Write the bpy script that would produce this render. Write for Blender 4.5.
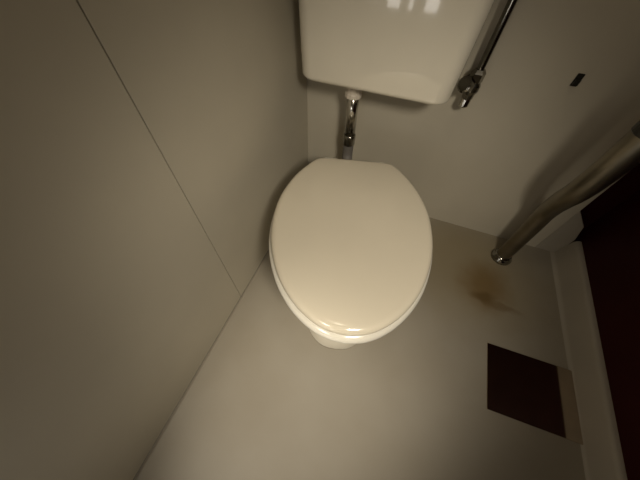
import bpy, bmesh, math
from mathutils import Vector, Matrix

for o in list(bpy.data.objects):
    bpy.data.objects.remove(o, do_unlink=True)
scene = bpy.context.scene
COL = scene.collection
K = 0.935          # survey units -> metres

# ------------------------------------------------------------------ camera
RX = Vector((0.935, 0.353, 0.024)).normalized()
FW = Vector((-0.185, 0.545, -0.817)).normalized()
DN = FW.cross(RX).normalized()
RX = DN.cross(FW).normalized()
cam = bpy.data.cameras.new('camera')
cam.sensor_width = 36.0
cam.lens = 262.8 / 640 * 36.0
cam.clip_start = 0.02
co = bpy.data.objects.new('camera', cam)
COL.objects.link(co)
m = Matrix((RX, -DN, -FW)).transposed().to_4x4()
m.translation = Vector((0.385, -0.92, 0.92)) * K
co.matrix_world = m
scene.camera = co

# ------------------------------------------------------------------ world, light, exposure
w = bpy.data.worlds.new('world')
scene.world = w
w.use_nodes = True
w.node_tree.nodes['Background'].inputs['Color'].default_value = (0.9, 0.85, 0.8, 1)
w.node_tree.nodes['Background'].inputs['Strength'].default_value = 0.02

# two spots added behind the viewer to pool light on the toilet: (bulb position, aim, half angle, watts)
LIGHT_COLOUR = (1.0, 0.895, 0.725)
SPOTS = [(Vector((0.669, -1.10, 1.154)), Vector((-0.365, 0.756, -1)), 35.0, 29.5),
         (Vector((0.195, -1.30, 1.007)), Vector((0.105, 0.480, -1)), 22.8, 29.0)]
for p, d, half, watts in SPOTS:
    ld = bpy.data.lights.new('added_spot', 'SPOT')
    ld.energy = watts
    ld.color = LIGHT_COLOUR
    ld.spot_size = math.radians(2 * half)
    ld.spot_blend = 1.0
    ld.shadow_soft_size = 0.08
    lo = bpy.data.objects.new('added_spot', ld)
    COL.objects.link(lo)
    lo.location = p
    lo.rotation_euler = d.to_track_quat('-Z', 'Y').to_euler()

# weak point light added under the ceiling to lift the ambient level
CEIL = Vector((0.36, -0.62, 1.83))
ld = bpy.data.lights.new('ambient_fill', 'POINT')
ld.energy = 3.4
ld.color = (1.0, 0.86, 0.66)
ld.shadow_soft_size = 0.09
lo = bpy.data.objects.new('ambient_fill', ld)
COL.objects.link(lo)
lo.location = CEIL

vs = scene.view_settings
vs.view_transform = 'Standard'
vs.look = 'None'
vs.gamma = 1.0
vs.use_curve_mapping = False
vs.exposure = 0.0


# ------------------------------------------------------------------ materials
def new_mat(name):
    mt = bpy.data.materials.new(name)
    mt.use_nodes = True
    nt = mt.node_tree
    return mt, nt, nt.nodes['Principled BSDF']


def plain(name, col, rough=0.5, metal=0.0, var=0.08, scale=6.0, bump=0.0, bscale=60.0, coat=0.0):
    """principled colour with a soft noise mottling"""
    mt, nt, b = new_mat(name)
    tc = nt.nodes.new('ShaderNodeTexCoord')
    n = nt.nodes.new('ShaderNodeTexNoise')
    n.inputs['Scale'].default_value = scale
    n.inputs['Detail'].default_value = 4
    nt.links.new(tc.outputs['Object'], n.inputs['Vector'])
    r = nt.nodes.new('ShaderNodeValToRGB')
    r.color_ramp.elements[0].position = 0.3
    r.color_ramp.elements[1].position = 0.7
    r.color_ramp.elements[0].color = tuple(c * (1 - var) for c in col) + (1,)
    r.color_ramp.elements[1].color = tuple(min(1, c * (1 + var)) for c in col) + (1,)
    nt.links.new(n.outputs['Fac'], r.inputs['Fac'])
    nt.links.new(r.outputs['Color'], b.inputs['Base Color'])
    b.inputs['Roughness'].default_value = rough
    b.inputs['Metallic'].default_value = metal
    b.inputs['Coat Weight'].default_value = coat
    if bump:
        n2 = nt.nodes.new('ShaderNodeTexNoise')
        n2.inputs['Scale'].default_value = bscale
        nt.links.new(tc.outputs['Object'], n2.inputs['Vector'])
        bp = nt.nodes.new('ShaderNodeBump')
        bp.inputs['Strength'].default_value = bump
        bp.inputs['Distance'].default_value = 0.002
        nt.links.new(n2.outputs['Fac'], bp.inputs['Height'])
        nt.links.new(bp.outputs['Normal'], b.inputs['Normal'])
    return mt


def floor_material():
    mt, nt, b = new_mat('floor_vinyl')
    N, L = nt.nodes.new, nt.links.new
    tc = N('ShaderNodeTexCoord')
    n = N('ShaderNodeTexNoise'); n.inputs['Scale'].default_value = 3.5; n.inputs['Detail'].default_value = 5
    L(tc.outputs['Object'], n.inputs['Vector'])
    r = N('ShaderNodeValToRGB')
    r.color_ramp.elements[0].position = 0.3; r.color_ramp.elements[1].position = 0.72
    r.color_ramp.elements[0].color = (0.295, 0.262, 0.205, 1)
    r.color_ramp.elements[1].color = (0.345, 0.315, 0.26, 1)
    L(n.outputs['Fac'], r.inputs['Fac'])
    col = r.outputs['Color']
    # rust stains: soft blotches, broken up by noise
    warp = N('ShaderNodeTexNoise'); warp.inputs['Scale'].default_value = 14; warp.inputs['Detail'].default_value = 3
    L(tc.outputs['Object'], warp.inputs['Vector'])
    wm = N('ShaderNodeVectorMath'); wm.operation = 'MULTIPLY_ADD'
    L(warp.outputs['Color'], wm.inputs[0])
    wm.inputs[1].default_value = (0.06, 0.06, 0)
    L(tc.outputs['Object'], wm.inputs[2])
    stains = [(0.78, -0.20, 0.42, 0.36, 0.75, (0.265, 0.215, 0.125)),
              (0.845, -0.27, 0.13, 0.15, 0.9, (0.19, 0.125, 0.05)),
              (0.840, -0.325, 0.075, 0.030, 0.85, (0.13, 0.082, 0.03)),
              (0.91, -0.345, 0.085, 0.022, 0.6, (0.15, 0.095, 0.04))]
    for (x, y, sx, sy, a, c) in stains:
        mp = N('ShaderNodeVectorMath'); mp.operation = 'SUBTRACT'
        L(wm.outputs[0], mp.inputs[0]); mp.inputs[1].default_value = (x * K + .03, y * K + .03, 0)
        sc = N('ShaderNodeVectorMath'); sc.operation = 'MULTIPLY'
        L(mp.outputs[0], sc.inputs[0]); sc.inputs[1].default_value = (1 / (sx * K), 1 / (sy * K), 0)
        ln = N('ShaderNodeVectorMath'); ln.operation = 'LENGTH'
        L(sc.outputs[0], ln.inputs[0])
        mr = N('ShaderNodeMapRange'); mr.interpolation_type = 'SMOOTHSTEP'
        mr.inputs['From Min'].default_value = 0.2; mr.inputs['From Max'].default_value = 1.0
        mr.inputs['To Min'].default_value = a; mr.inputs['To Max'].default_value = 0
        L(ln.outputs['Value'], mr.inputs['Value'])
        mx = N('ShaderNodeMix'); mx.data_type = 'RGBA'
        L(mr.outputs['Result'], mx.inputs['Factor'])
        L(col, mx.inputs['A']); mx.inputs['B'].default_value = c + (1,)
        col = mx.outputs['Result']
    L(col, b.inputs['Base Color'])
    b.inputs['Roughness'].default_value = 0.55
    n3 = N('ShaderNodeTexNoise'); n3.inputs['Scale'].default_value = 180
    L(tc.outputs['Object'], n3.inputs['Vector'])
    bp = N('ShaderNodeBump'); bp.inputs['Strength'].default_value = 0.12; bp.inputs['Distance'].default_value = 0.001
    L(n3.outputs['Fac'], bp.inputs['Height']); L(bp.outputs['Normal'], b.inputs['Normal'])
    return mt


M = dict(
    wall=plain('wall_panel_cream', (0.535, 0.495, 0.405), 0.55, var=0.06, scale=3.0, bump=0.05, bscale=40),
    joint=plain('joint_sealant_brown', (0.32, 0.265, 0.19), 0.8),
    floor=floor_material(),
    pan=plain('sill_resin_ivory', (0.42, 0.385, 0.325), 0.5, var=0.05),
    lid=plain('toilet_plastic_ivory', (0.745, 0.685, 0.56), 0.16, var=0.03, scale=4, coat=0.2),
    china=plain('sanitary_china_ivory', (0.74, 0.70, 0.60), 0.10, var=0.03, scale=4, coat=0.8),
    seat=plain('seat_plastic_ivory', (0.77, 0.74, 0.66), 0.2, var=0.03, coat=0.2),
    chrome=plain('chrome_aged', (0.62, 0.60, 0.56), 0.14, 1.0, var=0.1, scale=30),
    darkchrome=plain('chrome_tarnished', (0.30, 0.29, 0.26), 0.13, 1.0, var=0.15, scale=40),
    steel=plain('rail_satin_steel', (0.25, 0.225, 0.175), 0.38, 1.0, var=0.14, scale=14),
    rubber=plain('rubber_grey', (0.16, 0.15, 0.14), 0.6),
    nut=plain('nut_white_plastic', (0.66, 0.60, 0.52), 0.4),
    black=plain('fitting_black', (0.018, 0.017, 0.014), 0.3),
    maroon=plain('door_maroon_paint', (0.034, 0.0022, 0.0026), 0.5, var=0.12, scale=5),
    plate=plain('plate_polished_steel', (0.60, 0.52, 0.43), 0.09, 1.0, var=0.08, scale=18),
    ceiling=plain('ceiling_board', (0.30, 0.27, 0.22), 0.8),
)


def lit_pane():
    mt, nt, b = new_mat('window_frosted_lit')
    b.inputs['Base Color'].default_value = (0.6, 0.6, 0.58, 1)
    b.inputs['Roughness'].default_value = 0.4
    b.inputs['Emission Color'].default_value = (1.0, 0.95, 0.88, 1)
    b.inputs['Emission Strength'].default_value = 4.0
    return mt


M['pane'] = lit_pane()
M['maroon'].node_tree.nodes['Principled BSDF'].inputs['Specular IOR Level'].default_value = 0.15


# ------------------------------------------------------------------ mesh helpers
def obj(name, verts, faces, mat, parent=None, smooth=False, bevel=0.0, sub=0, segs=2):
    """verts in survey units, world space; parented parts keep world position"""
    off = parent.matrix_world.translation if parent else Vector((0, 0, 0))
    if parent and parent.parent:
        off = parent.location + parent.parent.location
    elif parent:
        off = parent.location
    me = bpy.data.meshes.new(name)
    bm = bmesh.new()
    vv = [bm.verts.new(Vector(v) * K - off) for v in verts]
    for f in faces:
        try:
            bm.faces.new([vv[i] for i in f])
        except ValueError:
            pass
    bmesh.ops.remove_doubles(bm, verts=bm.verts, dist=1e-6)
    bmesh.ops.recalc_face_normals(bm, faces=bm.faces)
    for f in bm.faces:
        f.smooth = smooth or bevel > 0
    bm.to_mesh(me); bm.free()
    me.materials.append(mat)
    o = bpy.data.objects.new(name, me)
    COL.objects.link(o)
    if parent:
        o.parent = parent
    if bevel:
        md = o.modifiers.new('bevel', 'BEVEL')
        md.width = bevel * K; md.segments = segs; md.limit_method = 'ANGLE'; md.angle_limit = math.radians(40)
        md.harden_normals = True
    if sub:
        md = o.modifiers.new('subsurf', 'SUBSURF'); md.levels = sub; md.render_levels = sub
    return o


def join(*parts):
    V, F = [], []
    for v, f in parts:
        n = len(V)
        V += list(v)
        F += [tuple(i + n for i in q) for q in f]
    return V, F


def box(x0, x1, y0, y1, z0, z1):
    v = [(x, y, z) for z in (z0, z1) for (x, y) in ((x0, y0), (x1, y0), (x1, y1), (x0, y1))]
    f = [(3, 2, 1, 0), (4, 5, 6, 7), (0, 1, 5, 4), (1, 2, 6, 5), (2, 3, 7, 6), (3, 0, 4, 7)]
    return v, f


def loft(rings, cap0=True, cap1=True, close=False):
    n = len(rings[0])
    V = [p for r in rings for p in r]
    F = []
    m_ = len(rings)
    for k in range(m_ if close else m_ - 1):
        a, b = k * n, ((k + 1) % m_) * n
        for i in range(n):
            j = (i + 1) % n
            F.append((a + i, a + j, b + j, b + i))
    if not close:
        if cap0: F.append(tuple(range(n - 1, -1, -1)))
        if cap1: F.append(tuple((m_ - 1) * n + i for i in range(n)))
    return V, F


def extrude_y(profile, y0, y1):
    return loft([[(x, y0, z) for x, z in profile], [(x, y1, z) for x, z in profile]])


def tube(path, rads, n=20, caps=True):
    P = [Vector(p) for p in path]
    if not isinstance(rads, (list, tuple)): rads = [rads] * len(P)
    rings = []
    up = None
    for i, p in enumerate(P):
        t = (P[min(i + 1, len(P) - 1)] - P[max(i - 1, 0)]).normalized()
        if up is None:
            up = Vector((0, 0, 1)) if abs(t.z) < 0.9 else Vector((1, 0, 0))
        u = (up - t * up.dot(t)).normalized()
        up = u
        v = t.cross(u)
        rings.append([tuple(p + (u * math.cos(a) + v * math.sin(a)) * rads[i])
                      for a in (2 * math.pi * k / n for k in range(n))])
    return loft(rings, caps, caps)


def rod(p0, p1, prof, n=20):
    """lathe: prof = [(t along p0-p1 in 0..1, radius)]"""
    p0, p1 = Vector(p0), Vector(p1)
    d = p1 - p0
    t = d.normalized()
    up = Vector((0, 0, 1)) if abs(t.z) < 0.9 else Vector((1, 0, 0))
    u = (up - t * up.dot(t)).normalized(); v = t.cross(u)
    rings = [[tuple(p0 + d * s + (u * math.cos(a) + v * math.sin(a)) * r)
              for a in (2 * math.pi * k / n for k in range(n))] for s, r in prof]
    return loft(rings)


def spline(pts, per=8, closed=False):
    P = [Vector(p) for p in pts]
    n = len(P); out = []
    for i in range(n if closed else n - 1):
        g = (lambda k: P[k % n]) if closed else (lambda k: P[min(max(k, 0), n - 1)])
        a, b, c, d = g(i - 1), g(i), g(i + 1), g(i + 2)
        for k in range(per):
            t = k / per
            out.append(0.5 * ((2 * b) + (c - a) * t + (2 * a - 5 * b + 4 * c - d) * t * t + (3 * b - a - 3 * c + d) * t ** 3))
    if not closed: out.append(P[-1])
    return out


def thing(name, label, cat, loc, group=None):
    o = bpy.data.objects.new(name, None)
    o.empty_display_size = 0.05
    COL.objects.link(o)
    o.location = Vector(loc) * K
    o['label'] = label; o['category'] = cat
    if group: o['group'] = group
    return o


def structure(o, label=None, cat=None):
    o['kind'] = 'structure'
    if label: o['label'] = label
    if cat: o['category'] = cat
    return o


# ------------------------------------------------------------------ room shell
YF, ZC, XR = -1.62, 2.06, 1.26      # front wall, ceiling, outer face on the right
SEAM = -0.655
# floor with a small cove rising at the left wall
prof = [(0.0, -0.05), (0.0, 0.0085), (0.0015, 0.0085)]
for k in range(7):
    a = math.radians(180 + 90 * k / 6)
    prof.append((0.0095 + 0.008 * math.cos(a), 0.008 + 0.008 * math.sin(a)))
prof += [(1.120, 0.0), (1.120, -0.05)]
fl = obj('floor', *extrude_y(prof, YF, 0.0), M['floor'], smooth=False)
for p in fl.data.polygons: p.use_smooth = abs(p.normal.y) < 0.5
md = fl.modifiers.new('w', 'EDGE_SPLIT'); md.split_angle = math.radians(40)
structure(fl, 'beige vinyl floor with rust stain beside the handrail foot', 'floor')

# left wall: backing and two panels with an open joint
wl = structure(obj('wall_left', *box(-0.06, -0.0125, YF, 0.05, 0.0, ZC), M['joint']),
               'cream panelled wall along the left with one vertical joint', 'wall')
obj('wall_panel', *box(-0.012, 0.0, SEAM + 0.0011, -0.0003, 0.010, ZC), M['wall'], wl, bevel=0.0006)
obj('wall_panel', *box(-0.012, 0.0, YF, SEAM - 0.0011, 0.010, ZC), M['wall'], wl, bevel=0.0006)

# back wall stops short of the maroon door frame
structure(obj('wall_back', *box(-0.012, 1.05, 0.0, 0.05, -0.02, ZC), M['wall'], bevel=0.0015),
          'plain cream wall behind the toilet tank', 'wall')
structure(obj('wall_front', *box(-0.06, XR, YF - 0.05, YF, -0.05, ZC), M['wall']),
          'plain cream wall behind the viewer', 'wall')
wn = structure(obj('window_1', *box(0.02, 0.445, YF, YF + 0.012, 0.405, 0.685), M['pan'], bevel=0.002),
               'small backlit window of three narrow panes behind the viewer', 'window')
for x0, x1 in ((0.04, 0.135), (0.205, 0.235), (0.33, 0.425)):
    obj('pane', *box(x0, x1, YF + 0.0125, YF + 0.016, 0.425, 0.665), M['pane'], wn)
structure(obj('ceiling', *box(-0.06, XR, YF - 0.05, 0.09, ZC, ZC + 0.05), M['ceiling']),
          'plain ceiling over the toilet room', 'ceiling')

# raised ivory sill on the right, rounded top
prof = [(1.108, -0.02), (1.108, 0.0)]
for k in range(6):
    a = math.radians(270 + 75 * k / 5)
    prof.append((1.108 + 0.016 * math.cos(a), 0.016 + 0.016 * math.sin(a)))
prof += [(1.136, 0.083)]
for k in range(1, 8):
    a = math.radians(165 - 75 * k / 7)
    prof.append((1.154 + 0.018 * math.cos(a), 0.079 + 0.018 * math.sin(a)))
prof += [(1.160, 0.097), (1.160, -0.02)]
SKEW, DROP = 0.022, 0.22          # the door side runs slightly out of square and the sill falls towards the front
sv, sf = extrude_y(prof, YF, 0.0)
sv = [(x + SKEW * y * min(1, max(0, (x - 1.108) / 0.035)), y, z * (1 + DROP * y) if z > 0 else z) for x, y, z in sv]
sill = obj('trim_1', sv, sf, M['pan'], smooth=False)
for p in sill.data.polygons: p.use_smooth = abs(p.normal.y) < 0.5
md = sill.modifiers.new('w', 'EDGE_SPLIT'); md.split_angle = math.radians(35)
structure(sill, 'ivory raised sill with rounded top under the maroon door', 'sill')

# ivory corner block at the end of the back wall, its top sloping to the sill
prof = [(1.05, -0.02), (1.05, 0.232), (1.058, 0.226), (1.112, 0.168), (1.128, 0.118), (1.134, 0.098), (1.134, -0.02)]
structure(obj('trim_2', *extrude_y(prof, 0.0, 0.05), M['pan'], bevel=0.003),
          'ivory stepped corner block between back wall and sill', 'trim')

# maroon door and its frame post
dv, df = box(1.158, 1.20, YF, 0.05, 0.0, 2.0)
dv = [(x + SKEW * min(y, 0), y, (0.0965 * (1 + DROP * min(y, 0)) if z == 0 else z)) for x, y, z in dv]
d1 = structure(obj('door_1', dv, df, M['maroon']),
               'dark maroon door beyond the raised sill', 'door')
obj('door_frame', *box(1.05, 1.24, 0.0501, 0.09, 0.02, 2.0), M['maroon'], d1)
structure(obj('wall_right', *box(1.158, XR, YF, 0.09, 2.0, ZC), M['wall']),
          'strip of cream wall above the maroon door', 'wall')

# ------------------------------------------------------------------ toilet
TH = math.radians(14.5)
AX = Vector((math.sin(TH), -math.cos(TH), 0))       # nose direction
LT = Vector((math.cos(TH), math.sin(TH), 0))
ORG = Vector((0.259, -0.238, 0))


def tp(s, l, z):
    return tuple(ORG + AX * s + LT * l + Vector((0, 0, z)))


# half outline of the lid (s from hinge to nose, half width)
HALF = [(-0.004, 0.0), (-0.003, 0.06), (0.0, 0.105), (0.010, 0.124), (0.036, 0.144), (0.078, 0.170), (0.130, 0.191), (0.190, 0.205),
        (0.255, 0.2075), (0.320, 0.200), (0.385, 0.180), (0.440, 0.152), (0.487, 0.114), (0.519, 0.073),
        (0.535, 0.036), (0.540, 0.0)]
hs = spline([(s, l, 0) for s, l in HALF], 4)
OUT = [(p.x, p.y) for p in hs] + [(p.x, -p.y) for p in reversed(hs[1:-1])]


def offset_outline(d):
    r = []
    for s, l in OUT:
        u = Vector((s - 0.262, l))
        u = u * (1 + d / u.length)
        r.append((0.262 + u.x, u.y))
    return r


def ring(d, z, keep_back=False):
    o = offset_outline(d)
    if keep_back: o = [(max(s, 0.0), l) for s, l in o]
    return [tp(s, l, z) for s, l in o]


toilet = thing('toilet', 'ivory toilet with its lid closed, below the wall tank', 'toilet', (ORG + AX * 0.2).to_tuple())

# lid: rounded rim, slightly domed top
rings = [ring(-0.030, 0.3745), ring(-0.008, 0.3745), ring(-0.002, 0.3760)]
for k in range(7):
    a = math.radians(90 * k / 6)
    rings.append(ring(-0.018 + 0.018 * math.cos(a), 0.382 + 0.013 * math.sin(a)))
rings += [ring(-0.028, 0.3957)]
base = OUT
for k, (q, z) in enumerate(((0.80, 0.3972), (0.60, 0.3985), (0.40, 0.3993), (0.2, 0.3998))):
    rings.append([tp(0.262 + (s - 0.262) * q, l * q, z) for s, l in base])
lid = obj('lid', *loft(rings), M['lid'], toilet, smooth=True)
for hx in (-0.075, 0.075):
    obj('hinge', *rod(tp(-0.012, hx - 0.022, 0.368), tp(-0.012, hx + 0.022, 0.368),
                      [(0, 0.009), (0.04, 0.011), (0.96, 0.011), (1, 0.009)], 16), M['seat'], toilet, smooth=False)

# seat ring
rs = []
for k in range(9):
    a = math.radians(-90 + 180 * k / 8)
    rs.append(ring(0.009 - 0.022 + 0.022 * math.cos(a), 0.3565 + 0.0135 * math.sin(a)))
inner = [(0.285 + (s - 0.262) * 0.66, l * 0.60) for s, l in OUT]
rs += [[tp(s, l, 0.370) for s, l in inner], [tp(s, l, 0.345) for s, l in inner]]
obj('seat', *loft(rs, close=True), M['seat'], toilet, smooth=True)

# bowl and pedestal
def bring(s0, s1, hw, z, blunt=2.3, n=56):
    c, h = (s0 + s1) / 2, (s1 - s0) / 2
    r = []
    for k in range(n):
        a = 2 * math.pi * k / n
        ca, sa = math.cos(a), math.sin(a)
        e = 2 / blunt
        r.append(tp(c + h * math.copysign(abs(ca) ** e, ca), hw * math.copysign(abs(sa) ** e, sa), z))
    return r


rings = [bring(-0.02, 0.481, 0.128, 0.001, 2.5), bring(-0.02, 0.482, 0.128, 0.02, 2.5), bring(-0.015, 0.473, 0.118, 0.05, 2.3),
         bring(-0.015, 0.455, 0.104, 0.11, 2.3), bring(-0.02, 0.462, 0.118, 0.17, 2.3), bring(-0.03, 0.485, 0.145, 0.225, 2.25),
         bring(-0.04, 0.507, 0.172, 0.275, 2.25), bring(-0.045, 0.518, 0.184, 0.305, 2.25), bring(-0.045, 0.521, 0.187, 0.335, 2.25),
         bring(-0.043, 0.516, 0.184, 0.3425, 2.25), bring(-0.035, 0.508, 0.177, 0.3445, 2.25),
         bring(0.10, 0.470, 0.135, 0.3440, 2.2), bring(0.105, 0.462, 0.128, 0.335, 2.2), bring(0.12, 0.44, 0.115, 0.28, 2.1),
         bring(0.16, 0.38, 0.075, 0.20, 2), bring(0.20, 0.32, 0.04, 0.16, 2)]
obj('bowl', *loft(rings), M['china'], toilet, smooth=True)

# ------------------------------------------------------------------ tank on the back wall
def rrect(x0, x1, y0, y1, r, z, n=8):
    """rounded rectangle; larger radius on the two front (low y) corners"""
    pts = []
    for cx, cy, a0, rr in ((x1 - r, y0 + r, -90, r), (x1 - 0.012, y1 - 0.012, 0, 0.012),
                           (x0 + 0.012, y1 - 0.012, 90, 0.012), (x0 + r, y0 + r, 180, r)):
        for k in range(n + 1):
            a = math.radians(a0 + 90 * k / n)
            pts.append((cx + rr * math.cos(a), cy + rr * math.sin(a), z))
    return pts


tank = thing('toilet_tank', 'ivory ceramic wall tank above the toilet', 'tank', (0.26, -0.1, 0.58))
R0 = 0.038
rings = []
X0, X1, Y0, Y1 = 0.053, 0.463, -0.190, -0.012
for k in range(7):
    a = math.radians(90 * k / 6)
    e = 0.014 * (1 - math.sin(a))
    rings.append(rrect(X0 + e, X1 - e, Y0 + e, Y1 - e * 0.3, R0, 0.571 + 0.014 * (1 - math.cos(a))))
for z, g in ((0.66, 0.003), (0.75, 0.006), (0.84, 0.008), (0.92, 0.009)):
    rings.append(rrect(X0 - g, X1 + g, Y0, Y1, R0, z))
obj('tank_body', *loft(rings), M['china'], tank, smooth=True)
rings = [rrect(X0 - 0.012, X1 + 0.012, Y0 - 0.008, Y1 + 0.002, R0, 0.921), rrect(X0 - 0.016, X1 + 0.016, Y0 - 0.013, Y1 + 0.003, R0, 0.926),
         rrect(X0 - 0.016, X1 + 0.016, Y0 - 0.013, Y1 + 0.003, R0, 0.942), rrect(X0 - 0.008, X1 + 0.008, Y0 - 0.005, Y1 - 0.005, R0, 0.952)]
obj('tank_lid', *loft(rings), M['china'], tank, smooth=True)
lv = obj('flush_lever', *join(rod((0.466, -0.10, 0.86), (0.492, -0.10, 0.86), [(0, 0.016), (0.3, 0.016), (0.35, 0.009), (1, 0.009)]),
                              tube([(0.487, -0.10, 0.86), (0.490, -0.13, 0.857), (0.492, -0.165, 0.852)], [0.007, 0.007, 0.009])),
         M['chrome'], tank, smooth=True)

# ------------------------------------------------------------------ flush pipe
FX, FY = 0.198, -0.110
fp = thing('flush_pipe', 'short chrome flush pipe between tank and toilet', 'pipe', (FX, FY, 0.30))
obj('tank_nut', *rod((FX, FY, 0.572), (FX, FY, 0.518), [(0, 0.024), (0.75, 0.024), (0.8, 0.026), (1, 0.026)], 12), M['nut'], fp)
obj('pipe', *rod((FX, FY, 0.546), (FX + 0.004, FY, 0.385), [(0, 0.0185), (1, 0.0185)], 24), M['chrome'], fp, smooth=False)
obj('coupling', *rod((FX + 0.004, FY, 0.392), (FX + 0.005, FY, 0.352),
                     [(0, 0.0195), (0.1, 0.0215), (0.45, 0.0215), (0.5, 0.0205), (0.9, 0.0215), (1, 0.0195)], 24), M['darkchrome'], fp)
path = spline([(FX + 0.005, FY, 0.354), (FX + 0.006, FY - 0.002, 0.31), (FX + 0.014, FY - 0.025, 0.282), (FX + 0.020, FY - 0.055, 0.276), (FX + 0.0225, FY - 0.066, 0.2755)], 6)
obj('rubber_elbow', *tube(path, 0.0185), M['rubber'], fp, smooth=True)
for nm in ('pipe', 'coupling'):
    o_ = [c for c in fp.children if c.name.startswith(nm)][0]
    for p in o_.data.polygons: p.use_smooth = len(p.vertices) == 4

# ------------------------------------------------------------------ water supply pipe with stop valve
SX, SY = 0.517, -0.045
sp = thing('supply_pipe', 'thin chrome supply pipe with stop valve right of the tank', 'pipe', (SX, 0, 0.56))
path = spline([(SX, SY, 0.60), (SX, SY, 0.70), (SX, SY, 0.84), (SX, SY, 0.865), (SX - 0.012, SY - 0.003, 0.884), (SX - 0.030, SY - 0.004, 0.886)], 6)
obj('pipe', *tube(path, 0.0098, 16), M['darkchrome'], sp, smooth=True)
obj('pipe_nut', *rod((SX, SY, 0.592), (SX, SY, 0.622), [(0, 0.019), (0.7, 0.019), (1, 0.013)], 6), M['darkchrome'], sp)
vb = obj('valve_body', *join(rod((SX, SY, 0.545), (SX, SY, 0.594), [(0, 0.011), (0.05, 0.015), (0.3, 0.0165), (0.5, 0.0205), (0.75, 0.0205), (1, 0.015)], 20),
                             rod((SX, SY, 0.570), (SX, -0.001, 0.570), [(0, 0.010), (0.8, 0.010), (0.82, 0.024), (0.96, 0.025), (1, 0.025)], 20)),
         M['darkchrome'], sp, smooth=False)
obj('handle', *rod((SX - 0.006, SY - 0.003, 0.580), (SX - 0.026, SY - 0.024, 0.588), [(0, 0.010), (0.3, 0.012), (0.38, 0.020), (0.9, 0.021), (1, 0.016)], 16),
    M['darkchrome'], vb)
obj('valve_spindle', *rod((SX, SY, 0.548), (SX - 0.002, SY - 0.004, 0.522), [(0, 0.012), (0.2, 0.0145), (0.85, 0.0145), (1, 0.011)], 16), M['chrome'], vb)

# ------------------------------------------------------------------ bent handrail by the door
hr = thing('handrail', 'thick bent steel handrail rising from the floor near the door', 'handrail', (0.909, -0.110, 0))
path = spline([(0.909, -0.110, 0.008), (0.908, -0.106, 0.10), (0.905, -0.104, 0.20), (0.896, -0.112, 0.285), (0.872, -0.160, 0.372),
               (0.853, -0.208, 0.450), (0.848, -0.226, 0.530), (0.852, -0.224, 0.64)], 6)
obj('rail', *tube(path, [0.0265 + 0.004 * k / (len(path) - 1) for k in range(len(path))], 28), M['steel'], hr, smooth=True)
obj('floor_flange', *rod((0.909, -0.110, 0.0), (0.909, -0.110, 0.024), [(0, 0.040), (0.3, 0.040), (0.55, 0.036), (0.8, 0.031), (1, 0.030)], 32),
    M['darkchrome'], hr, smooth=True)
obj('screw', *rod((0.900, -0.146, 0.008), (0.899, -0.149, 0.018), [(0, 0.0065), (0.6, 0.006), (1, 0.003)], 12), M['chrome'], hr, smooth=True)
obj('collar', *rod((0.852, -0.224, 0.615), (0.855, -0.224, 0.70), [(0, 0.030), (0.06, 0.033), (0.94, 0.033), (1, 0.030)], 28), M['black'], hr)
path = spline([(0.855, -0.224, 0.695), (0.86, -0.224, 0.75), (0.865, -0.215, 0.84), (0.875, -0.17, 0.895), (0.885, -0.09, 0.915), (0.888, -0.02, 0.918)], 6)
obj('rail', *tube(path, 0.0285, 28), M['steel'], hr, smooth=True)
obj('wall_flange', *rod((0.888, -0.026, 0.918), (0.888, -0.0005, 0.918), [(0, 0.031), (0.3, 0.036), (0.6, 0.040), (1, 0.040)], 28), M['darkchrome'], hr, smooth=True)

# ------------------------------------------------------------------ small black bracket on the back wall
br = thing('wall_bracket', 'small black bracket on the back wall above the handrail', 'bracket', (0.755, 0, 0.618))
obj('back_plate', *box(0.748, 0.764, -0.004, -0.0003, 0.604, 0.634), M['black'], br, bevel=0.0015)
obj('hook', *join(box(0.750, 0.762, -0.010, -0.004, 0.608, 0.613), box(0.750, 0.762, -0.010, -0.007, 0.613, 0.622)), M['black'], br)

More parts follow.
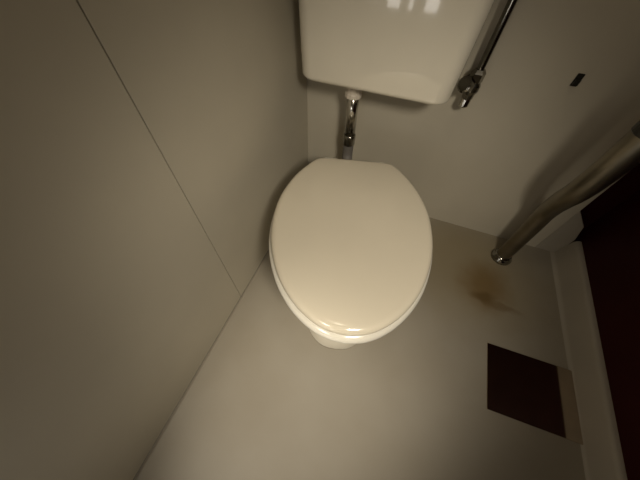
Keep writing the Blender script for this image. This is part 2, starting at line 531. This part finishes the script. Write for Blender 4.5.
# ------------------------------------------------------------------ polished plate on the floor
PLX0, PLX1, PLY0, PLY1 = 0.857, 1.122, -0.700, -0.497
pv = [(PLX0, PLY0), (PLX1, PLY0 + 0.006), (PLX1, PLY1 + 0.006), (PLX0, PLY1)]
pl = obj('floor_plate', *loft([[(x, y, 0.0004) for x, y in pv], [(x, y, 0.0030) for x, y in pv]]), M['plate'], bevel=0.001)
pl['label'] = 'dark mirror-like metal plate lying on the floor against the sill'
pl['category'] = 'metal plate'

# ------------------------------------------------------------------ unseen fixtures made up for the two added spots
for (p, d, half, watts), lab in zip(SPOTS, ('added black spotlight nearer the maroon door', 'added black spotlight nearer the left wall')):
    p = p / K
    d = d.normalized()
    foot = Vector((p.x, YF, p.z + 0.06))
    t = thing('added_spot_fixture', lab, 'lamp', foot.to_tuple(), 'added spotlights behind the viewer')
    obj('base_plate', *rod(foot + Vector((0, 0.0005, 0)), foot + Vector((0, 0.016, 0)), [(0, 0.045), (0.7, 0.045), (1, 0.038)], 24), M['black'], t)
    back = p - d * 0.075
    obj('arm', *tube([foot + Vector((0, 0.014, 0)), (foot + back) / 2 + Vector((0, 0, 0.02)), back], 0.008, 12), M['black'], t)
    # open housing cup around the bulb
    q = d.orthogonal().normalized(); r_ = d.cross(q)
    cup = []
    for off, rad in ((-0.080, 0.012), (-0.075, 0.030), (-0.045, 0.046), (0.0, 0.060), (0.006, 0.062), (0.006, 0.059), (-0.005, 0.055), (-0.045, 0.042), (-0.070, 0.020)):
        cup.append([tuple(p + d * off + (q * math.cos(2 * math.pi * k / 24) + r_ * math.sin(2 * math.pi * k / 24)) * rad) for k in range(24)])
    obj('housing', *loft(cup), M['black'], t, smooth=True)

# ------------------------------------------------------------------ unseen lamp holder added over the ambient fill light
c = CEIL / K
t = thing('added_fill_lamp', 'small added lamp holder over the ambient fill light', 'lamp', (c.x, c.y, ZC))
obj('canopy', *rod((c.x, c.y, ZC - 0.0005), (c.x, c.y, ZC - 0.03), [(0, 0.07), (0.5, 0.068), (1, 0.045)], 28), M['pan'], t)
obj('socket', *rod((c.x, c.y, ZC - 0.03), (c.x, c.y, ZC - 0.07), [(0, 0.024), (0.7, 0.024), (1, 0.02)], 20), M['black'], t)
